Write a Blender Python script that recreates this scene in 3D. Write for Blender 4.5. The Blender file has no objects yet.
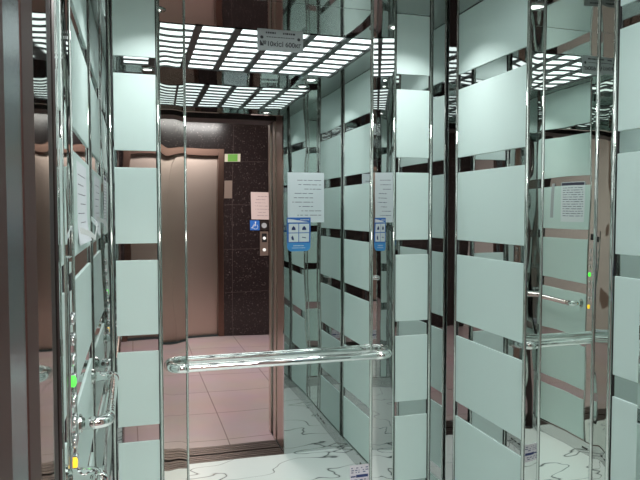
import bpy, bmesh, math, random
from mathutils import Vector, Matrix
rnd = random.Random(7)
SC = bpy.context.scene
COL = SC.collection
PI = math.pi

# ------------------------------------------------------------------ layout (metres)
UL, UR = -0.165, 1.333          # left / right wall faces
DB, DF = 2.50, 0.98            # back wall face / front wall inner face
HC = 2.443                      # cabin ceiling
EYE = 1.61
GAPS = [EYE + r for r in (0.548, 0.196, -0.156, -0.508, -0.860, -1.212)]
GH = 0.032
DOOR_L, DOOR_R, DOOR_H = -0.10, 0.925, 2.23
HALL_Y = -3.06                 # wall opposite the lift

# ------------------------------------------------------------------ materials
def new_mat(name):
    m = bpy.data.materials.new(name); m.use_nodes = True
    nt = m.node_tree
    return m, nt, nt.nodes['Principled BSDF']

def pbr(name, col, rough=0.5, metal=0.0, spec=0.5, emit=None, estr=0.0):
    m, nt, b = new_mat(name)
    b.inputs['Base Color'].default_value = (*col, 1)
    b.inputs['Roughness'].default_value = rough
    b.inputs['Metallic'].default_value = metal
    b.inputs['Specular IOR Level'].default_value = spec
    if emit:
        b.inputs['Emission Color'].default_value = (*emit, 1)
        b.inputs['Emission Strength'].default_value = estr
    return m

def add_wave(m, scale, dist, stretch=(1, 1, 1), detail=1.0):
    nt = m.node_tree; N = nt.nodes; L = nt.links
    tc = N.new('ShaderNodeTexCoord'); mp = N.new('ShaderNodeMapping')
    mp.inputs['Scale'].default_value = stretch
    nz = N.new('ShaderNodeTexNoise'); nz.inputs['Scale'].default_value = scale
    nz.inputs['Detail'].default_value = detail
    bp = N.new('ShaderNodeBump'); bp.inputs['Strength'].default_value = 1.0
    bp.inputs['Distance'].default_value = dist
    L.new(tc.outputs['Object'], mp.inputs['Vector']); L.new(mp.outputs['Vector'], nz.inputs['Vector'])
    L.new(nz.outputs['Fac'], bp.inputs['Height'])
    L.new(bp.outputs['Normal'], N['Principled BSDF'].inputs['Normal'])
    return m

M = {}
M['mirror'] = add_wave(pbr('mirror_glass', (.83, .86, .85), 0.0, 1.0), 2.2, .0012, (1, 1, .6))
M['steel'] = add_wave(pbr('polished_steel', (.60, .62, .615), .012, 1.0), 3.0, .0025, (1, 1, .7))
M['strip'] = add_wave(pbr('wavy_steel_strip', (.62, .66, .63), .01, 1.0), 5.0, .0035, (1.2, 1.2, .5))
M['ceil_steel'] = add_wave(pbr('ceiling_steel', (.46, .46, .45), .03, 1.0), 2.0, .002)
M['chrome'] = pbr('chrome', (.50, .53, .50), .10, 1.0)
M['rail'] = add_wave(pbr('rail_chrome', (.86, .87, .86), .05, 1.0), 55.0, .0010, (.22, 1, 1))
M['brown_steel'] = add_wave(pbr('bronze_steel', (.20, .125, .10), .28, 1.0), 3.0, .001)
M['dark_bronze'] = pbr('dark_bronze', (.035, .026, .024), .45, .3, .3)
M['door_steel'] = pbr('brown_brushed_steel', (.60, .49, .43), .30, 1.0)
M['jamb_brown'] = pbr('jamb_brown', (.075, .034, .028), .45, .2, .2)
M['bow'] = add_wave(pbr('bowed_steel', (.68, .70, .69), .01, 1.0), 4.0, .0006)
M['mirror_wavy'] = add_wave(pbr('wavy_mirror', (.78, .84, .80), 0.0, 1.0), 2.6, .0022, (1, 1, .8))
M['sill_metal'] = pbr('sill_metal', (.10, .08, .072), .32, .8)
M['jamb_steel'] = pbr('satin_jamb_steel', (.26, .31, .335), .26, .85)
M['black'] = pbr('black_plastic', (.012, .012, .013), .45)
M['dark_gap'] = pbr('dark_shaft', (.02, .02, .02), .8)
M['paper'] = pbr('white_paper', (.80, .84, .88), .8)
M['pink_paper'] = pbr('pinkish_paper', (.62, .50, .48), .8)
M['ink'] = pbr('ink', (.05, .05, .09), .8)
M['grey_print'] = pbr('grey_print', (.42, .44, .46), .7)
M['tape'] = pbr('white_tape', (.80, .83, .82), .5)
M['blue'] = pbr('blue_print', (.03, .16, .55), .4)
M['light_blue'] = pbr('light_blue_print', (.07, .33, .75), .4)
M['navy'] = pbr('navy_print', (.02, .04, .16), .5)
M['white_print'] = pbr('white_print', (.82, .86, .90), .5)
M['plate'] = pbr('plate_steel', (.36, .39, .39), .38, .6)
M['plate_ink'] = pbr('plate_ink', (.03, .03, .035), .5)
M['sticker'] = pbr('pale_sticker', (.72, .68, .74), .5)
M['button'] = pbr('button_steel', (.72, .72, .72), .15, 1.0)
M['green_lit'] = pbr('green_lit', (.05, .5, .05), .4, emit=(.10, 1.0, .08), estr=1.3)
M['yellow_lit'] = pbr('yellow_lit', (.6, .4, .02), .4, emit=(1.0, .62, .03), estr=1.1)
M['white_lit'] = pbr('white_lit', (.8, .8, .8), .4, emit=(1, .98, .92), estr=.45)
M['exit_green'] = pbr('sign_green', (.08, .22, .03), .4, emit=(.16, .42, .05), estr=.35)
M['sign_cream'] = pbr('sign_cream', (.55, .52, .40), .5)
M['call_steel'] = pbr('call_plate_steel', (.52, .40, .34), .3, .8)
M['diffuser'] = pbr('lit_diffuser', (.8, .84, .82), .5, emit=(.92, 1.0, 1.0), estr=1.9)
M['lamp_lens'] = pbr('downlight_lens', (.9, .9, .9), .4, emit=(1, .98, .95), estr=8.0)
M['grid'] = pbr('grid_bars', (.05, .055, .055), .35, .5)
M['hall_plaster'] = pbr('hall_plaster', (.72, .66, .62), .9)

# mint back-painted glass
m, nt, b = new_mat('mint_frosted_glass')
b.inputs['Base Color'].default_value = (.625, .77, .735, 1)
b.inputs['Roughness'].default_value = .55
b.inputs['Specular IOR Level'].default_value = .35
N, L = nt.nodes, nt.links
tc = N.new('ShaderNodeTexCoord'); nz = N.new('ShaderNodeTexNoise'); nz.inputs['Scale'].default_value = 260
bp = N.new('ShaderNodeBump'); bp.inputs['Strength'].default_value = .15; bp.inputs['Distance'].default_value = .001
L.new(tc.outputs['Object'], nz.inputs['Vector']); L.new(nz.outputs['Fac'], bp.inputs['Height'])
L.new(bp.outputs['Normal'], b.inputs['Normal'])
M['mint'] = m

# black granite slabs with pale flecks and thin joints
m, nt, b = new_mat('black_granite')
N, L = nt.nodes, nt.links
tc = N.new('ShaderNodeTexCoord')
vo = N.new('ShaderNodeTexNoise'); vo.inputs['Scale'].default_value = 60; vo.inputs['Detail'].default_value = 3
cr = N.new('ShaderNodeValToRGB')
cr.color_ramp.elements[0].position = .60; cr.color_ramp.elements[0].color = (.020, .014, .014, 1)
cr.color_ramp.elements[1].position = .76; cr.color_ramp.elements[1].color = (.13, .10, .095, 1)
L.new(tc.outputs['Object'], vo.inputs['Vector']); L.new(vo.outputs['Fac'], cr.inputs['Fac'])
mp = N.new('ShaderNodeMapping'); mp.inputs['Rotation'].default_value = (PI/2, 0, 0)
L.new(tc.outputs['Object'], mp.inputs['Vector'])
br = N.new('ShaderNodeTexBrick'); br.offset = 0.0
br.inputs['Scale'].default_value = 1.0; br.inputs['Mortar Size'].default_value = .003
br.inputs['Brick Width'].default_value = 1.2; br.inputs['Row Height'].default_value = .56
L.new(mp.outputs['Vector'], br.inputs['Vector'])
mx = N.new('ShaderNodeMix'); mx.data_type = 'RGBA'
L.new(br.outputs['Fac'], mx.inputs['Factor']); L.new(cr.outputs['Color'], mx.inputs[6])
mx.inputs[7].default_value = (.07, .05, .048, 1)
L.new(mx.outputs[2], b.inputs['Base Color'])
b.inputs['Roughness'].default_value = .16
M['granite'] = m

# pinkish hall floor tiles
m, nt, b = new_mat('pink_floor_tiles')
N, L = nt.nodes, nt.links
tc = N.new('ShaderNodeTexCoord')
br = N.new('ShaderNodeTexBrick'); br.offset = 0.0
br.inputs['Scale'].default_value = 1.0; br.inputs['Mortar Size'].default_value = .004
br.inputs['Brick Width'].default_value = .6; br.inputs['Row Height'].default_value = .6
br.inputs['Color1'].default_value = (.56, .435, .44, 1); br.inputs['Color2'].default_value = (.53, .41, .415, 1)
br.inputs['Mortar'].default_value = (.30, .22, .215, 1)
nz = N.new('ShaderNodeTexNoise'); nz.inputs['Scale'].default_value = 2.5; nz.inputs['Detail'].default_value = 4
mx = N.new('ShaderNodeMix'); mx.data_type = 'RGBA'; mx.blend_type = 'MULTIPLY'; mx.inputs['Factor'].default_value = .25
L.new(tc.outputs['Object'], br.inputs['Vector']); L.new(tc.outputs['Object'], nz.inputs['Vector'])
L.new(br.outputs['Color'], mx.inputs[6]); L.new(nz.outputs['Color'], mx.inputs[7])
L.new(mx.outputs[2], b.inputs['Base Color'])
b.inputs['Roughness'].default_value = .22
M['hall_floor'] = m

# white cabin floor with thin dark marble veins
m, nt, b = new_mat('veined_white_floor')
N, L = nt.nodes, nt.links
tc = N.new('ShaderNodeTexCoord')
mp = N.new('ShaderNodeMapping'); mp.inputs['Scale'].default_value = (1.0, 2.2, 1); mp.inputs['Rotation'].default_value = (0, 0, .45)
nz = N.new('ShaderNodeTexNoise'); nz.inputs['Scale'].default_value = 1.3; nz.inputs['Detail'].default_value = 2.5; nz.inputs['Roughness'].default_value = .45
L.new(tc.outputs['Object'], mp.inputs['Vector']); L.new(mp.outputs['Vector'], nz.inputs['Vector'])
sb = N.new('ShaderNodeMath'); sb.operation = 'SUBTRACT'; sb.inputs[1].default_value = .5
ab = N.new('ShaderNodeMath'); ab.operation = 'ABSOLUTE'
cr = N.new('ShaderNodeValToRGB')
cr.color_ramp.elements[0].position = .0; cr.color_ramp.elements[0].color = (.06, .08, .08, 1)
cr.color_ramp.elements[1].position = .0045; cr.color_ramp.elements[1].color = (.82, .88, .86, 1)
L.new(nz.outputs['Fac'], sb.inputs[0]); L.new(sb.outputs[0], ab.inputs[0]); L.new(ab.outputs[0], cr.inputs['Fac'])
L.new(cr.outputs['Color'], b.inputs['Base Color'])
b.inputs['Roughness'].default_value = .25
M['car_floor'] = m

# ------------------------------------------------------------------ mesh helpers
def box(bm, x0, x1, y0, y1, z0, z1, mi=0, bev=0.0):
    vs = [bm.verts.new((x, y, z)) for z in (z0, z1) for y in (y0, y1) for x in (x0, x1)]
    idx = [(0, 2, 3, 1), (4, 5, 7, 6), (0, 1, 5, 4), (2, 6, 7, 3), (0, 4, 6, 2), (1, 3, 7, 5)]
    fs = [bm.faces.new([vs[i] for i in f]) for f in idx]
    for f in fs: f.material_index = mi
    if bev > 0:
        es = list({e for f in fs for e in f.edges})
        r = bmesh.ops.bevel(bm, geom=es, offset=bev, segments=2, affect='EDGES', profile=.6)
        for f in r['faces']: f.material_index = mi
    return vs

def tube(bm, pts, r, seg=14, cap=True, mi=0, smooth=True):
    pts = [Vector(p) for p in pts]
    rs = r if isinstance(r, (list, tuple)) else [r] * len(pts)
    rings = []; up = None
    for i, p in enumerate(pts):
        t = (pts[min(i + 1, len(pts) - 1)] - pts[max(i - 1, 0)]).normalized()
        if up is None:
            up = Vector((0, 0, 1)) if abs(t.z) < .9 else Vector((1, 0, 0))
        s = t.cross(up).normalized(); up = s.cross(t).normalized()
        rings.append([bm.verts.new(p + (s * math.cos(2 * PI * k / seg) + up * math.sin(2 * PI * k / seg)) * rs[i]) for k in range(seg)])
    for a, b_ in zip(rings, rings[1:]):
        for k in range(seg):
            f = bm.faces.new([a[k], a[(k + 1) % seg], b_[(k + 1) % seg], b_[k]]); f.smooth = smooth; f.material_index = mi
    if cap:
        f = bm.faces.new(rings[0][::-1]); f.material_index = mi
        f = bm.faces.new(rings[-1]); f.material_index = mi

def disc(bm, c, axis, r0, r1, h, seg=24, mi=0):
    """short solid of revolution from radius r0 (at c) to r1 (at c + axis*h)"""
    a = Vector(axis).normalized(); c = Vector(c)
    tube(bm, [c, c + a * h], [r0, r1], seg, True, mi, False)

def finish(name, bm, mats, loc=(0, 0, 0), parent=None, kind=None, label=None, cat=None, group=None):
    """links the bmesh (built in world coordinates) as one object with its origin at loc"""
    bmesh.ops.recalc_face_normals(bm, faces=bm.faces[:])
    off = Vector(parent['_base']) if parent is not None else Vector(loc)
    bmesh.ops.translate(bm, verts=bm.verts[:], vec=-off)
    me = bpy.data.meshes.new(name); bm.to_mesh(me); bm.free()
    for k in (mats if isinstance(mats, (list, tuple)) else [mats]): me.materials.append(M[k])
    o = bpy.data.objects.new(name, me); COL.objects.link(o)
    if parent is not None:
        o.parent = parent
        o['_base'] = tuple(off)
    else:
        o.location = loc
    if kind: o['kind'] = kind
    if label: o['label'] = label
    if cat: o['category'] = cat
    if group: o['group'] = group
    return o

def thing(name, loc, label, cat, group=None):
    o = bpy.data.objects.new(name, None); COL.objects.link(o)
    o.location = loc; o['label'] = label; o['category'] = cat; o['_base'] = tuple(loc)
    o.empty_display_size = .05
    if group: o['group'] = group
    return o

def struct(name, mats, *boxes, bev=0.0):
    bm = bmesh.new()
    for b_ in boxes: box(bm, *b_, bev=bev)
    return finish(name, bm, mats, kind='structure')

def text_mesh(name, s, size, mat, parent, origin, right, up, align='CENTER', depth=.0004):
    cu = bpy.data.curves.new(name, 'FONT'); cu.body = s; cu.size = size
    cu.align_x = align; cu.align_y = 'CENTER'; cu.extrude = depth; cu.offset = size * .018
    t = bpy.data.objects.new(name, cu); COL.objects.link(t)
    bpy.context.view_layer.update()
    me = bpy.data.meshes.new_from_object(t.evaluated_get(bpy.context.evaluated_depsgraph_get()))
    bpy.data.objects.remove(t)
    r = Vector(right); u = Vector(up); n = r.cross(u)
    mt = Matrix((r, u, n)).transposed().to_4x4(); mt.translation = Vector(origin) - Vector(parent['_base'])
    me.transform(mt); me.materials.clear(); me.materials.append(M[mat])
    o = bpy.data.objects.new(name, me); COL.objects.link(o); o.parent = parent
    return o

def on_wall(origin, right, up):
    """frame of a flat item on a wall: (a, b, n) -> world"""
    O, R, U = Vector(origin), Vector(right), Vector(up); Nn = R.cross(U)
    return lambda a, b, n=0.0: O + R * a + U * b + Nn * n

def flat_box(bm, P, a0, a1, b0, b1, n0, n1, mi=0):
    vs = [bm.verts.new(P(a, b, n)) for n in (n0, n1) for b in (b0, b1) for a in (a0, a1)]
    for f in [(0, 2, 3, 1), (4, 5, 7, 6), (0, 1, 5, 4), (2, 6, 7, 3), (0, 4, 6, 2), (1, 3, 7, 5)]:
        bm.faces.new([vs[i] for i in f]).material_index = mi

def paper(name, mats, P, w, h, label, group=None, curl=.004, lines=10, header=False, cat='notice', seed=1, dense=False):
    """a sheet of paper with illegible print rows; P maps sheet coordinates to the wall"""
    rr = random.Random(seed)
    bend = lambda a, b: .0012 + curl * (max(0, .35 - b / h) ** 2) * 4 * (0.4 + 0.6 * a / w)
    bm = bmesh.new(); nx, nz_ = 6, 10
    g = [[[bm.verts.new(P(w * i / nx, h * j / nz_, bend(w * i / nx, h * j / nz_) - (.0008 if k else 0))) for i in range(nx + 1)] for j in range(nz_ + 1)] for k in range(2)]
    for k in range(2):
        for j in range(nz_):
            for i in range(nx):
                bm.faces.new([g[k][j][i], g[k][j][i + 1], g[k][j + 1][i + 1], g[k][j + 1][i]])
    ring = [(0, i) for i in range(nx + 1)] + [(j, nx) for j in range(1, nz_ + 1)] + [(nz_, i) for i in range(nx - 1, -1, -1)] + [(j, 0) for j in range(nz_ - 1, 0, -1)]
    for (j, i), (j2, i2) in zip(ring, ring[1:] + ring[:1]):
        bm.faces.new([g[0][j][i], g[0][j2][i2], g[1][j2][i2], g[1][j][i]])
    def dash(a0, a1, b0, b1):
        n = 1 + int((a1 - a0) / .03)
        for q in range(n):
            s0, s1 = a0 + (a1 - a0) * q / n, a0 + (a1 - a0) * (q + 1) / n
            v = [bm.verts.new(P(a, b, bend(a, b) + .0003)) for a, b in ((s0, b0), (s1, b0), (s1, b1), (s0, b1))]
            bm.faces.new(v).material_index = 1
    if header: dash(.02 * w, .98 * w, .91 * h, .985 * h)
    for k in range(lines):
        y = h * (.84 - .70 * k / max(1, lines - 1)); a = w * (.08 if dense or rr.random() < .5 else .3)
        end = w * (.93 if dense else rr.uniform(.6, .92))
        while a < end - .01:
            l = rr.uniform(.012, .05); dash(a, min(a + l, end), y, y + h * (.014 if dense else .010)); a += l + rr.uniform(.004, .012)
    return finish(name, bm, mats, loc=P(w / 2, h / 2), label=label, cat=cat, group=group)

# ------------------------------------------------------------------ cabin shell
struct('wall_back', 'steel', (UL - .04, UR + .04, DB, DB + .04, 0, HC))
struct('wall_left', 'steel', (UL - .04, UL, DF - .035, DB, 0, HC))
struct('wall_right', 'steel', (UR, UR + .04, DF - .035, DB, 0, HC))
struct('wall_front', 'steel',
       (DOOR_R, UR, DF - .035, DF, 0, HC),
       (UL, DOOR_L - .004, DF - .035, DF, 0, HC),
       (DOOR_L - .004, DOOR_R, DF - .035, DF, DOOR_H, HC))
struct('floor', 'car_floor', (UL, UR, DF, DB, -.03, 0))
# ceiling plate with an opening for the light grid
GX0, GX1, GY0, GY1 = -.07, 1.175, 1.19, 2.085
struct('ceiling', 'ceil_steel',
       (UL - .04, UR + .04, GY1, DB + .04, HC, HC + .06), (UL - .04, UR + .04, DF - .035, GY0, HC, HC + .06),
       (UL - .04, GX0, GY0, GY1, HC, HC + .06), (GX1, UR + .04, GY0, GY1, HC, HC + .06))
struct('baseboard_back', 'steel', (UL + .012, UR - .012, DB - .012, DB, 0, .085), bev=.002)
struct('baseboard_right', 'steel', (UR - .012, UR, DF, DB, 0, .085), bev=.002)
struct('baseboard_left', 'steel', (UL, UL + .012, DF, DB, 0, .085), bev=.002)

# vent slots in the side baseboards
for side, xx, sg in (('right', UR - .012, -1), ('left', UL + .012, 1)):
    for k in range(3):
        y = (1.36 if side == 'right' else 1.55) + .085 * k
        bm = bmesh.new()
        x0, x1 = sorted((xx, xx + sg * .002))
        box(bm, x0, x1, y, y + .045, .036, .048, bev=.0008)
        finish('vent_slot', bm, 'black', loc=(xx, y + .02, .042),
               label='short black vent slot in the %s baseboard, %s from the door' % (side, ('nearest of three', 'middle of three', 'farthest of three')[k]),
               cat='vent', group='vent slots in the %s baseboard' % side)

# chrome trims
tn = [0]
def trim_strip(x, y, r=.006, z0=.086, z1=HC):
    tn[0] += 1
    bm = bmesh.new(); tube(bm, [(x, y, z0), (x, y, z1)], r, 12)
    g = r + .0035
    if y > DB - .01: box(bm, x - g, x + g, DB - .003, DB, z0, z1, mi=1)
    elif x > .5: box(bm, UR - .003, UR, y - g, y + g, z0, z1, mi=1)
    else: box(bm, UL, UL + .003, y - g, y + g, z0, z1, mi=1)
    finish('trim_%d' % tn[0], bm, ['chrome', 'black'], loc=(x, y, z0), kind='structure')
YB = DB - .004
for x in (-.088, .0875, .957, 1.057, 1.229):
    trim_strip(x, YB, .0065)
trim_strip(.187, YB - .001, .004)
for y in (2.447, 1.938, 1.848, 1.587, 1.516, 1.010):
    trim_strip(UR - .004, y, .0075 if y in (1.938, 1.516) else .006)
for y in (2.447, 1.796, 1.566, 1.010):
    trim_strip(UL + .003, y, .0045)

# ------------------------------------------------------------------ mirror panels
def slab(name, mat, b_, label, cat, group=None):
    bm = bmesh.new(); box(bm, *b_, bev=.0012)
    return finish(name, bm, mat, loc=((b_[0] + b_[1]) / 2, (b_[2] + b_[3]) / 2, b_[4]), label=label, cat=cat, group=group)
slab('wall_mirror', 'mirror', (.190, .952, DB - .005, DB + .0005, .086, HC), 'large tall mirror in the middle of the back wall behind the handrail', 'mirror')
slab('mirror_strip', 'strip', (.094, .183, DB - .005, DB + .0005, .086, HC), 'narrow mirror strip on the left edge of the back wall mirror', 'mirror')
# the right narrow strip is bowed and turned towards the door
bm = bmesh.new(); n = 12; fr = []; bk = []
for i in range(n + 1):
    t = i / n; x = .963 + .087 * t
    yy = DB - .003 - .0152 * t - .0006 * math.sin(PI * t)
    fr.append((x, yy)); bk.append((x, DB))
fv = [[bm.verts.new((x, y, z)) for x, y in fr] for z in (.086, HC)]
bv = [[bm.verts.new((x, y, z)) for x, y in bk] for z in (.086, HC)]
ev = [[bm.verts.new((x, y, z)) for x, y in fr] for z in (.086, HC)]
for i in range(n):
    bm.faces.new([fv[0][i], fv[0][i + 1], fv[1][i + 1], fv[1][i]]).smooth = True
    bm.faces.new([bv[0][i], bv[1][i], bv[1][i + 1], bv[0][i + 1]])
    bm.faces.new([ev[1][i], ev[1][i + 1], bv[1][i + 1], bv[1][i]])
    bm.faces.new([ev[0][i], bv[0][i], bv[0][i + 1], ev[0][i + 1]])
bm.faces.new([ev[0][0], ev[1][0], bv[1][0], bv[0][0]]); bm.faces.new([ev[0][n], bv[0][n], bv[1][n], ev[1][n]])
finish('mirror_strip', bm, 'bow', loc=(1.006, DB - .01, .086), label='narrow bowed mirror strip on the right edge of the back wall mirror', cat='mirror')
x0, x1 = UR - .005, UR + .0005
slab('wall_mirror', 'mirror_wavy', (x0, x1, 1.594, 1.841, .086, HC), 'tall mirror panel between chrome bars in the middle of the right wall', 'mirror')
slab('mirror_strip', 'strip', (x0, x1, 1.855, 1.929, .086, HC), 'narrow mirror strip of the right wall, on the side near the back corner', 'mirror')
slab('mirror_strip', 'strip', (x0, x1, 1.525, 1.580, .086, HC), 'narrow mirror strip of the right wall, on the side near the door', 'mirror')
slab('mirror_strip', 'strip', (UL - .0005, UL + .005, 1.574, 1.788, .086, HC), 'tall mirror strip of the left wall behind the lift buttons', 'mirror')

# ------------------------------------------------------------------ mint glass tiles
ROWS = []
edges = [HC - .003] + [v for g in GAPS for v in (g + GH, g - GH)] + [.092]
for k in range(0, len(edges), 2): ROWS.append((edges[k + 1], edges[k]))
ORD = ['topmost', 'second from top', 'third from top', 'fourth from top', 'fifth from top', 'second from floor', 'lowest']
def tile_column(wall, a0, a1, where):
    for k, (z0, z1) in enumerate(ROWS):
        bm = bmesh.new()
        if wall == 'back': b_ = (a0, a1, DB - .005, DB + .0005, z0, z1)
        elif wall == 'right': b_ = (UR - .005, UR + .0005, a0, a1, z0, z1)
        else: b_ = (UL - .0005, UL + .005, a0, a1, z0, z1)
        box(bm, *b_, bev=.0015)
        finish('glass_tile', bm, 'mint', loc=((b_[0] + b_[1]) / 2, (b_[2] + b_[3]) / 2, z0),
               label='mint glass tile, %s in the %s' % (ORD[k], where), cat='tile', group='mint glass tiles, ' + where)
tile_column('back', -.074, .079, "back wall's left column")
tile_column('back', 1.068, 1.220, "back wall's right column")
tile_column('right', 1.950, 2.438, "right wall's column by the back corner")
tile_column('right', 1.020, 1.504, "right wall's column by the door")
tile_column('left', 1.805, 2.438, "left wall's column by the back corner")
tile_column('left', 1.020, 1.557, "left wall's column by the door")

# ------------------------------------------------------------------ handrails
def arc(c, a, b_, r, n=8):
    """quarter turn centred at c from direction a to direction b_"""
    a, b_, c = Vector(a), Vector(b_), Vector(c)
    return [c + (a * math.cos(PI / 2 * k / n) + b_ * math.sin(PI / 2 * k / n)) * r for k in range(n + 1)]
RZ = EYE - .60
t = thing('handrail', (.56, DB, RZ), 'long chrome handrail across the back wall mirror', 'handrail')
yo = DB - .072; R = .016
bm = bmesh.new(); tube(bm, [(.155 + .83 * k / 40, yo, RZ) for k in range(41)], R, 20); finish('tube', bm, 'rail', parent=t)
for xe, s in ((.125, 1), (1.015, -1)):
    bm = bmesh.new()
    pts = [(xe, DB - .006, RZ)] + arc((xe + s * .034, yo + .034, RZ), (-s, 0, 0), (0, -1, 0), .034) + [(xe + s * .062, yo, RZ)]
    tube(bm, pts, R * 1.14, 18); finish('elbow', bm, 'rail', parent=t)
    bm = bmesh.new(); disc(bm, (xe, DB - .003, RZ), (0, -1, 0), .028, .025, .006 + (.016 if s < 0 else 0)); finish('wall_flange', bm, 'chrome', parent=t)
# left wall rails, turned in to the wall at both ends
def side_rail(y0, y1, label):
    t = thing('handrail', (UL, (y0 + y1) / 2, RZ), label, 'handrail', 'short handrails on the left wall')
    xo = UL + .082
    bm = bmesh.new(); tube(bm, [(xo, y0 + .03 + (y1 - y0 - .06) * k / 30, RZ) for k in range(31)], R, 20); finish('tube', bm, 'rail', parent=t)
    for ye, s in ((y0, 1), (y1, -1)):
        bm = bmesh.new()
        pts = [(UL + .0056, ye, RZ)] + arc((xo - .034, ye + s * .034, RZ), (0, -s, 0), (1, 0, 0), .034) + [(xo, ye + s * .05, RZ)]
        tube(bm, pts, R * 1.12, 18); finish('elbow', bm, 'rail', parent=t)
        bm = bmesh.new(); disc(bm, (UL + .0052, ye, RZ), (1, 0, 0), .028, .025, .007); finish('wall_flange', bm, 'chrome', parent=t)
side_rail(1.87, 2.40, 'short chrome handrail on the left wall between button panel and back corner')
side_rail(1.03, 1.50, 'short chrome handrail on the left wall between doorway and button panel')

# ------------------------------------------------------------------ ceiling light
t = thing('ceiling_light', (.5525, 1.64, HC), 'large square ceiling light of lit panes in a dark grid', 'ceiling light')
nx, ny = 7, 8; bw = .034; sw = .018
cx = (GX1 - GX0) / nx; cy = (GY1 - GY0) / ny
bm = bmesh.new()
for i in range(nx + 1):
    x = GX0 + cx * i; box(bm, max(GX0, x - bw / 2), min(GX1, x + bw / 2), GY0, GY1, HC - .004, HC + .03)
for j in range(ny + 1):
    y = GY0 + cy * j; box(bm, GX0, GX1, max(GY0, y - sw / 2), min(GY1, y + sw / 2), HC - .002, HC + .028)
finish('grid_frame', bm, 'grid', parent=t)
bm = bmesh.new(); box(bm, GX0, GX1, GY0, GY1, HC + .04, HC + .06); finish('back_plate', bm, 'grid', parent=t)
for i in range(nx):
    for j in range(ny):
        bm = bmesh.new()
        box(bm, GX0 + cx * i + bw / 2, GX0 + cx * (i + 1) - bw / 2, GY0 + cy * j + sw / 2, GY0 + cy * (j + 1) - sw / 2, HC + .006, HC + .012)
        finish('diffuser', bm, 'diffuser', parent=t)

# corner downlights
def lamp(name, kind, loc, energy, size, color=(1, 1, 1), spread=PI, sy=None):
    d = bpy.data.lights.new(name, 'AREA'); d.energy = energy; d.size = size; d.color = color
    d.shape = 'DISK' if sy is None else 'RECTANGLE'
    if sy: d.size_y = sy
    d.spread = spread
    o = bpy.data.objects.new(name, d); COL.objects.link(o); o.location = loc
    return o
for x, y, w in ((.09, 2.26, 'left back'), (1.08, 2.26, 'right back'), (.09, 1.085, 'left front'), (1.08, 1.085, 'right front')):
    t = thing('downlight', (x, y, HC), 'small round chrome downlight in the %s corner of the ceiling' % w, 'downlight', 'ceiling corner downlights')
    bm = bmesh.new(); n = 28
    prof = [(.026, -.001), (.030, -.006), (.040, -.006), (.046, -.002), (.046, 0), (.026, 0)]
    rings = [[bm.verts.new((x + r * math.cos(2 * PI * k / n), y + r * math.sin(2 * PI * k / n), HC + h)) for k in range(n)] for r, h in prof]
    for a, b_ in zip(rings, rings[1:] + rings[:1]):
        for k in range(n): bm.faces.new([a[k], a[(k + 1) % n], b_[(k + 1) % n], b_[k]]).smooth = True
    finish('ring', bm, 'chrome', parent=t)
    bm = bmesh.new(); disc(bm, (x, y, HC - .002), (0, 0, 1), .0255, .0255, .0018); finish('lens', bm, 'lamp_lens', parent=t)
    lamp('downlight_lamp', 'AREA', (x, y, HC - .012), 2.0, .05, (1, 1, 1), 2.0)

# ------------------------------------------------------------------ things on the mirrors
# capacity plate
P = on_wall((.471, DB - .005, 2.2470), (1, 0, 0), (0, 0, 1))
t = thing('capacity_plate', (.5645, DB - .005, 2.2890), 'grey metal plate with load capacity text at top of back mirror', 'sign')
bm = bmesh.new(); box(bm, .471, .658, DB - .0075, DB - .0045, 2.2470, 2.3320, bev=.0008); finish('plate', bm, 'plate', parent=t)
for x in (.489, .640):
    bm = bmesh.new(); disc(bm, (x, DB - .0074, 2.2985), (0, -1, 0), .0065, .005, .002); finish('screw', bm, 'plate_ink', parent=t)
text_mesh('lettering', '№10кісі 600кг', .0265, 'plate_ink', t, (.5645, DB - .0078, 2.2735), (1, 0, 0), (0, 0, 1))
bm = bmesh.new()
rr = random.Random(3)
for z, x0, x1, h in ((2.3140, .505, .545, .007), (2.3140, .575, .625, .007), (2.2995, .508, .622, .003)):
    a = x0
    while a < x1 - .004:
        l = rr.uniform(.004, .010); box(bm, a, min(a + l, x1), DB - .0081, DB - .0076, z, z + h); a += l + .0022
finish('small_print', bm, 'plate_ink', parent=t)

# pale sticker at the mirror's lower right corner
t = thing('mirror_sticker', (.905, DB - .005, 0.440), 'small pale printed sticker at lower right corner of back mirror', 'sticker')
bm = bmesh.new(); box(bm, .862, .948, DB - .0062, DB - .0045, 0.440, 0.525); finish('sheet', bm, 'sticker', parent=t)
bm = bmesh.new()
box(bm, .890, .944, DB - .0067, DB - .0062, 0.471, 0.483)
box(bm, .866, .888, DB - .0067, DB - .0062, 0.473, 0.479)
rr = random.Random(5)
for z in (0.450, 0.459, 0.492, 0.501, 0.511):
    a = .868
    while a < .938:
        l = rr.uniform(.004, .014); box(bm, a, a + l, DB - .0067, DB - .0062, z, z + .0035); a += l + rr.uniform(.004, .016)
finish('print', bm, 'navy', parent=t)

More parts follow.
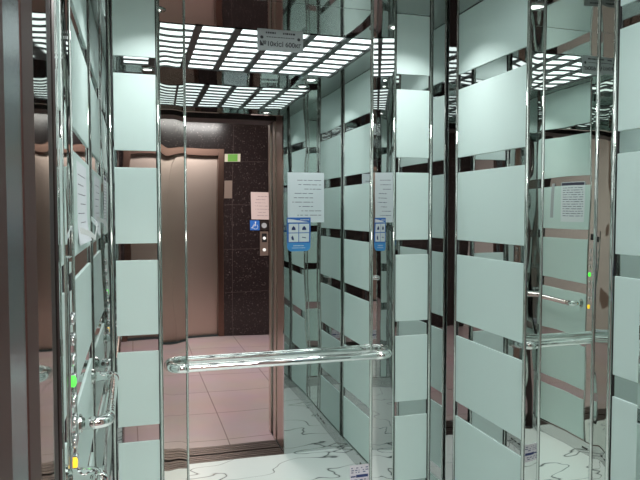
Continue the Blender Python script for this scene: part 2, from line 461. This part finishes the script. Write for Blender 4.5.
# front return panel (behind the view, seen in the mirror): notice sheet and blue leaflet; faces +Y
P = on_wall((1.196, DF - .0003, 1.535), (-1, 0, 0), (0, 0, 1))
paper('notice', ['paper', 'ink'], P, .243, .325, 'white typed notice sheet beside the doorway above a blue leaflet', lines=9, curl=.012, seed=11)
P = on_wall((1.106, DF + .0035, 1.345), (-1, 0, 0), (0, 0, 1))
t = thing('safety_leaflet', tuple(P(.08, .0, 0)), 'blue leaflet with four white pictograms below the notice sheet', 'sticker')
w, h = .158, .222
bm = bmesh.new()
flat_box(bm, P, 0, w, .055, h, -.0038, .0012); finish('sheet', bm, 'blue', parent=t)
bm = bmesh.new()          # lighter lower band with rounded lower corners
pts = [(0, .055), (w, .055)] + [(w - .03 + .03 * math.cos(-a), .03 - .03 * math.sin(a)) for a in [PI / 2 * k / 6 for k in range(7)]] + [(.03 - .03 * math.sin(a), .03 - .03 * math.cos(a)) for a in [PI / 2 * k / 6 for k in range(7)]]
f0 = [bm.verts.new(P(a, b_, 0)) for a, b_ in pts]; f1 = [bm.verts.new(P(a, b_, .0012)) for a, b_ in pts]
bm.faces.new(f0[::-1]); bm.faces.new(f1)
for k in range(len(pts)): bm.faces.new([f0[k], f0[(k + 1) % len(pts)], f1[(k + 1) % len(pts)], f1[k]])
finish('lower_band', bm, 'light_blue', parent=t, label='lighter blue rounded lower band')
for i in range(2):
    for j in range(2):
        a0, b0 = .010 + i * .071, .062 + j * .062
        bm = bmesh.new(); flat_box(bm, P, a0, a0 + .066, b0, b0 + .057, .0012, .0018); q = finish('pictogram', bm, 'white_print', parent=t)
        bm = bmesh.new()
        c = (a0 + .033, b0 + .026)
        if j == 1:
            prs = [(c[0] - .014, c[1] - .010), (c[0] + .014, c[1] - .010), (c[0] + .012, c[1] + .004), (c[0], c[1] + .017), (c[0] - .012, c[1] + .004)]
        elif i == 1:
            prs = [(c[0] - .004, c[1] - .016), (c[0] + .012, c[1] - .012), (c[0] + .016, c[1] + .006), (c[0] + .006, c[1] + .016), (c[0], c[1] + .002)]
        else:
            prs = [(c[0] - .014, c[1] - .003), (c[0] + .014, c[1] + .002), (c[0] + .012, c[1] + .007), (c[0] - .012, c[1] + .003)]
        f0 = [bm.verts.new(P(a, b_, .0018)) for a, b_ in prs]; f1 = [bm.verts.new(P(a, b_, .0024)) for a, b_ in prs]
        bm.faces.new(f0[::-1]); bm.faces.new(f1)
        for k in range(len(prs)): bm.faces.new([f0[k], f0[(k + 1) % len(prs)], f1[(k + 1) % len(prs)], f1[k]])
        finish('icon', bm, 'navy', parent=q)
bm = bmesh.new(); rr = random.Random(9)
for b0, a0, a1, hh in ((.204, .010, .070, .006), (.034, .045, .115, .005), (.020, .035, .125, .004)):
    if b0 == .034: finish('title_print', bm, 'white_print', parent=t); bm = bmesh.new()
    a = a0
    while a < a1 - .004:
        l = rr.uniform(.004, .012); flat_box(bm, P, a, min(a + l, a1), b0, b0 + hh, .0012, .0017); a += l + .003
finish('print', bm, 'white_print', parent=t)

# left wall sheets; wall faces +X, "right" seen from inside runs along +Y
def on_left(y, z, n=.005): return on_wall((UL + n, y, z), (0, 1, 0), (0, 0, 1))
paper('notice', ['paper', 'ink'], on_left(1.93, 1.51, .0042), .36, .245, "white notice sheet on left wall tile by the back corner", lines=7, curl=.03, seed=21)
paper('rules_sheet', ['paper', 'ink'], on_left(1.295, 1.535, .0042), .21, .262, 'white rules sheet with dark header on left wall tile by the door', lines=13, header=True, seed=31, curl=.002, dense=True)
bm = bmesh.new()
P = on_left(1.18, 1.56, .0048); flat_box(bm, P, 0, .035, 0, .235, 0, .001); finish('grey_label', bm, 'grey_print', loc=P(.017, 0), label='narrow grey printed strip beside the rules sheet', cat='sticker')
# loose strip of white tape across the left corner
bm = bmesh.new()
pa = [(UL + .022, 1.80, 1.550), (UL + .038, 1.93, 1.536), (UL + .045, 2.05, 1.520), (UL + .042, 2.20, 1.555), (UL + .016, 2.34, 1.575)]
va = []
for x, y, z in pa:
    va.append([bm.verts.new((x, y, z)), bm.verts.new((x, y, z + .016)), bm.verts.new((x + .0012, y, z + .016)), bm.verts.new((x + .0012, y, z))])
for a, b_ in zip(va, va[1:]):
    for k in range(4): bm.faces.new([a[k], a[(k + 1) % 4], b_[(k + 1) % 4], b_[k]])
bm.faces.new(va[0][::-1]); bm.faces.new(va[-1])
finish('tape_strip', bm, 'tape', loc=pa[2], label='loose strip of white tape across the notice on the left wall', cat='tape')

# operating panel on the left wall: plate with two columns of domed buttons
t = thing('operating_panel', (UL + .005, 1.62, .94), 'slim steel lift button panel on the left wall between the mirrors', 'button panel')
bm = bmesh.new(); box(bm, UL + .0045, UL + .013, 1.586, 1.658, .94, 1.50, bev=.002); finish('plate', bm, 'steel', parent=t)
for k in range(8):
    for c in range(2):
        z = 1.0 + .05 * k; y = 1.606 + .031 * c
        bm = bmesh.new(); tube(bm, [(UL + .013, y, z), (UL + .019, y, z), (UL + .022, y, z)], [.0135, .0135, .009], 18)
        lit = 'green_lit' if (k, c) == (4, 0) else 'yellow_lit' if (k, c) == (0, 0) else 'button'
        finish('button', bm, lit, parent=t, label={'green_lit': 'button lit green', 'yellow_lit': 'button lit yellow'}.get(lit))
bm = bmesh.new(); box(bm, UL + .013, UL + .015, 1.600, 1.644, 1.42, 1.46); finish('display', bm, 'black', parent=t)

# ------------------------------------------------------------------ doorway: sills, door leaf edge, landing frame
def grooved(name, y0, y1, label, mat):
    t = thing(name, ((DOOR_L + DOOR_R) / 2, (y0 + y1) / 2, 0), label, 'sill')
    bm = bmesh.new(); box(bm, DOOR_L - .002, DOOR_R, y0, y1, -.03, -.008); finish('base', bm, 'dark_bronze', parent=t)
    n = 4; p = (y1 - y0) / n
    for k in range(n):
        bm = bmesh.new(); box(bm, DOOR_L - .002, DOOR_R, y0 + p * k + .003, y0 + p * (k + 1) - .005, -.008, 0, bev=.001)
        finish('ridge', bm, mat, parent=t)
grooved('door_sill', .860, .980, 'brown grooved metal sill at the cabin doorway, next to the white floor', 'sill_metal')
grooved('door_sill', .710, .842, 'brown grooved metal sill at the landing, next to the pink tiles', 'sill_metal')

t = thing('sliding_door', (DOOR_L - .05, .78, 0), 'open steel cabin door leaf, its edge showing left of the view', 'door')
bm = bmesh.new(); box(bm, DOOR_L - .12, DOOR_L - .0015, .725, .842, .005, DOOR_H + .04, bev=.003); finish('leaf', bm, 'ceil_steel', parent=t)
bm = bmesh.new(); box(bm, DOOR_L - .02, DOOR_L - .003, .842, .856, .005, DOOR_H + .04, bev=.002); finish('rubber_edge', bm, 'black', parent=t)
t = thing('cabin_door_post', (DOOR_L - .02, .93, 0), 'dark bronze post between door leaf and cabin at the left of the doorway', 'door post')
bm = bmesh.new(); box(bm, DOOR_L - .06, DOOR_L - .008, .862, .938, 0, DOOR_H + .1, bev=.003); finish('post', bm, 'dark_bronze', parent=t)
bm = bmesh.new(); tube(bm, [(DOOR_L - .006, .962, 0), (DOOR_L - .006, .962, DOOR_H)], .0035, 10); finish('chrome_edge', bm, 'chrome', parent=t)
t = thing('cabin_door_post', (DOOR_R + .02, .93, 0), 'bronze post at the right side of the cabin doorway', 'door post')
bm = bmesh.new(); box(bm, DOOR_R + .006, DOOR_R + .06, .73, .938, 0, DOOR_H + .1, bev=.003); finish('post', bm, 'door_steel', parent=t)
t = thing('cabin_door_header', (.4, .835, DOOR_H + .1), 'bronze header over the cabin doorway', 'door header')
bm = bmesh.new(); box(bm, DOOR_L - .06, DOOR_R + .06, .73, .938, DOOR_H + .102, DOOR_H + .16, bev=.003)
finish('beam', bm, 'dark_bronze', parent=t)

t = thing('door_frame', (.41, .61, 0), 'brown steel landing door frame around the lift doorway', 'door frame')
def jamb(x0, x1, y0, y1, mat, nm='jamb', z1=DOOR_H):
    bm = bmesh.new(); box(bm, x0, x1, y0, y1, 0, z1, bev=.003); finish(nm, bm, mat, parent=t)
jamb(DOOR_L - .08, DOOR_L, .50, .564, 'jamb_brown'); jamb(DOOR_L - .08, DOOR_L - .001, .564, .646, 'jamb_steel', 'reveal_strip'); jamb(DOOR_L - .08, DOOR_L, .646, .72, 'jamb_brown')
jamb(DOOR_R, DOOR_R + .08, .50, .564, 'door_steel'); jamb(DOOR_R + .012, DOOR_R + .08, .564, .646, 'jamb_steel', 'reveal_strip'); jamb(DOOR_R, DOOR_R + .08, .646, .72, 'door_steel')
bm = bmesh.new(); box(bm, DOOR_L - .08, DOOR_R + .08, .50, .72, DOOR_H, DOOR_H + .09, bev=.003); finish('head', bm, 'dark_bronze', parent=t)

# ------------------------------------------------------------------ lift lobby
HX0, HX1, HZ = -1.9, 2.9, 2.9
struct('wall_landing', 'granite', (HX0, DOOR_L - .08, .515, .72, 0, HZ), (DOOR_R + .08, HX1, .515, .72, 0, HZ), (DOOR_L - .08, DOOR_R + .08, .515, .72, DOOR_H + .09, HZ))
struct('wall_shaft', 'dark_gap', (HX0, UL - .08, .72, .94, 0, HZ), (UR + .06, HX1, .72, .94, 0, HZ), (UL - .08, UR + .06, .72, .94, HC, HZ))
struct('floor_lobby', 'hall_floor', (HX0, HX1, HALL_Y, .515, -.03, 0), (DOOR_L - .001, DOOR_R, .515, .71, -.03, 0))
OX0, OX1, OH = -.06, 1.011, 2.32
struct('wall_lobby_far', 'granite', (HX0, OX0 - .075, HALL_Y - .2, HALL_Y, 0, HZ), (OX1 + .075, HX1, HALL_Y - .2, HALL_Y, 0, HZ), (OX0 - .075, OX1 + .075, HALL_Y - .2, HALL_Y, OH + .09, HZ))
struct('wall_lobby_left', 'hall_plaster', (HX0 - .1, HX0, HALL_Y, .515, 0, HZ))
struct('wall_lobby_right', 'hall_plaster', (HX1, HX1 + .1, HALL_Y, .515, 0, HZ))
struct('ceiling_lobby', 'hall_plaster', (HX0, HX1, HALL_Y, .515, HZ, HZ + .05))
t = thing('elevator_door', ((OX0 + OX1) / 2, HALL_Y, 0), 'closed brown steel lift door across the lobby in a brown frame', 'door')
for a, b_, y in ((OX0, .46, -.13), (.44, OX1, -.10)):
    bm = bmesh.new(); box(bm, a, b_, HALL_Y + y - .03, HALL_Y + y, .004, OH, bev=.003); finish('leaf', bm, 'door_steel', parent=t)
for a, b_ in ((OX0 - .073, OX0), (OX1, OX1 + .073)):
    bm = bmesh.new(); box(bm, a, b_, HALL_Y - .18, HALL_Y + .012, 0, OH + .088, bev=.004); finish('jamb', bm, 'brown_steel', parent=t)
bm = bmesh.new(); box(bm, OX0, OX1, HALL_Y - .18, HALL_Y + .012, OH, OH + .088, bev=.004); finish('head', bm, 'brown_steel', parent=t)

def on_far(x, z, n=0.0): return on_wall((x * 1.027, HALL_Y + n, EYE + (z - 1.58) * 1.027), (-1.027, 0, 0), (0, 0, 1.027))
paper('notice', ['pink_paper', 'ink'], on_far(1.648, 1.47), .25, .34, 'pinkish typed sheet on the black lobby wall above the call buttons', lines=7, seed=41, curl=.002)
# call button panel
P = on_far(1.600, 1.01)
t = thing('call_panel', tuple(P(.05, .15)), 'steel call button plate on the black lobby wall', 'button panel')
bm = bmesh.new(); flat_box(bm, P, 0, .105, 0, .31, -.0005, .012); finish('plate', bm, 'call_steel', parent=t)
bm = bmesh.new(); flat_box(bm, P, .022, .083, .175, .285, .012, .015); finish('bezel', bm, 'black', parent=t)
for b0, mm in ((.225, 'white_lit'), (.075, 'white_lit')):
    bm = bmesh.new(); disc(bm, P(.0525, b0, .012), P(0, 0, 1) - P(0, 0, 0), .022, .019, .007, 20); finish('button', bm, mm, parent=t)
# accessibility sign
P = on_far(1.492, 1.335)
t = thing('accessibility_sign', tuple(P(.06, .06)), 'small square blue wheelchair sign on the black lobby wall', 'sign')
bm = bmesh.new(); flat_box(bm, P, 0, .112, 0, .122, -.0005, .004); finish('plate', bm, 'blue', parent=t)
bm = bmesh.new()
nrm = P(0, 0, 1) - P(0, 0, 0)
disc(bm, P(.048, .100, .004), nrm, .0085, .0085, .001, 16)
def stroke(pts, wd=.0075):
    for (a0, b0), (a1, b1) in zip(pts, pts[1:]):
        d = Vector((a1 - a0, b1 - b0)); d.normalize(); q = Vector((-d.y, d.x)) * wd / 2; e = d * wd * .35
        c = [(a0 - e.x + q.x, b0 - e.y + q.y), (a1 + e.x + q.x, b1 + e.y + q.y), (a1 + e.x - q.x, b1 + e.y - q.y), (a0 - e.x - q.x, b0 - e.y - q.y)]
        f0 = [bm.verts.new(P(x, y, .004)) for x, y in c]; f1 = [bm.verts.new(P(x, y, .005)) for x, y in c]
        bm.faces.new(f0[::-1]); bm.faces.new(f1)
        for k in range(4): bm.faces.new([f0[k], f0[(k + 1) % 4], f1[(k + 1) % 4], f1[k]])
stroke([(.048, .090), (.050, .055), (.076, .055), (.086, .026), (.096, .030)]); stroke([(.049, .073), (.070, .073)], .006)
stroke([(.050 + .029 * math.cos(a), .043 + .029 * math.sin(a)) for a in [math.radians(130 + 22 * k) for k in range(10)]], .006)
finish('wheelchair_symbol', bm, 'white_print', parent=t)
P = on_far(1.600, 1.335)
bm = bmesh.new(); flat_box(bm, P, 0, .100, 0, .122, -.0005, .004); 
t = finish('wall_sign', bm, 'dark_bronze', loc=P(.05, .06), label='small square dark grey sign beside the wheelchair sign', cat='sign'); t['_base'] = tuple(P(.05, .06))
bm = bmesh.new(); disc(bm, P(.05, .06, .004), nrm, .034, .034, .001, 24); finish('round_symbol', bm, 'grey_print', parent=t)
P = on_far(1.165, 1.73)
bm = bmesh.new(); flat_box(bm, P, 0, .098, 0, .225, -.0005, .003); finish('wall_sign', bm, 'call_steel', loc=P(.05, .1), label='small brownish grey upright plate beside the lobby lift door', cat='sign')
P = on_far(1.258, 2.195)
t = thing('floor_indicator', tuple(P(.1, .05)), 'small green lit sign with cream ends high on the black lobby wall', 'sign')
bm = bmesh.new(); flat_box(bm, P, 0, .198, 0, .098, -.0005, .02); finish('case', bm, 'sign_cream', parent=t)
bm = bmesh.new(); flat_box(bm, P, .036, .160, .004, .094, .02, .023); finish('screen', bm, 'exit_green', parent=t)

# ------------------------------------------------------------------ light outside the cabin
lamp('lobby_lamp', 'AREA', (.6, -1.6, HZ - .03), 90, 1.2, (1.0, .93, .90), PI, sy=.6)
w = bpy.data.worlds.new('world'); SC.world = w; w.use_nodes = True
w.node_tree.nodes['Background'].inputs[0].default_value = (.7, .75, .75, 1)
w.node_tree.nodes['Background'].inputs[1].default_value = .05

# ------------------------------------------------------------------ camera and view
cam = bpy.data.cameras.new('camera'); co = bpy.data.objects.new('camera', cam); COL.objects.link(co)
cam.sensor_width = 36; cam.lens = 630 / 640 * 36; cam.clip_start = .02
co.location = (0, 0, EYE)
co.rotation_euler = (math.radians(90 - 2.64), 0, math.radians(-16.3))
SC.camera = co
for o in SC.objects:
    if '_base' in o: del o['_base']
SC.view_settings.view_transform = 'Standard'; SC.view_settings.look = 'None'
SC.view_settings.exposure = 0.17; SC.view_settings.gamma = 1.0; SC.view_settings.use_curve_mapping = False
SC.cycles.max_bounces = 24; SC.cycles.glossy_bounces = 16; SC.cycles.diffuse_bounces = 4
SC.cycles.blur_glossy = .5; SC.cycles.sample_clamp_indirect = 4
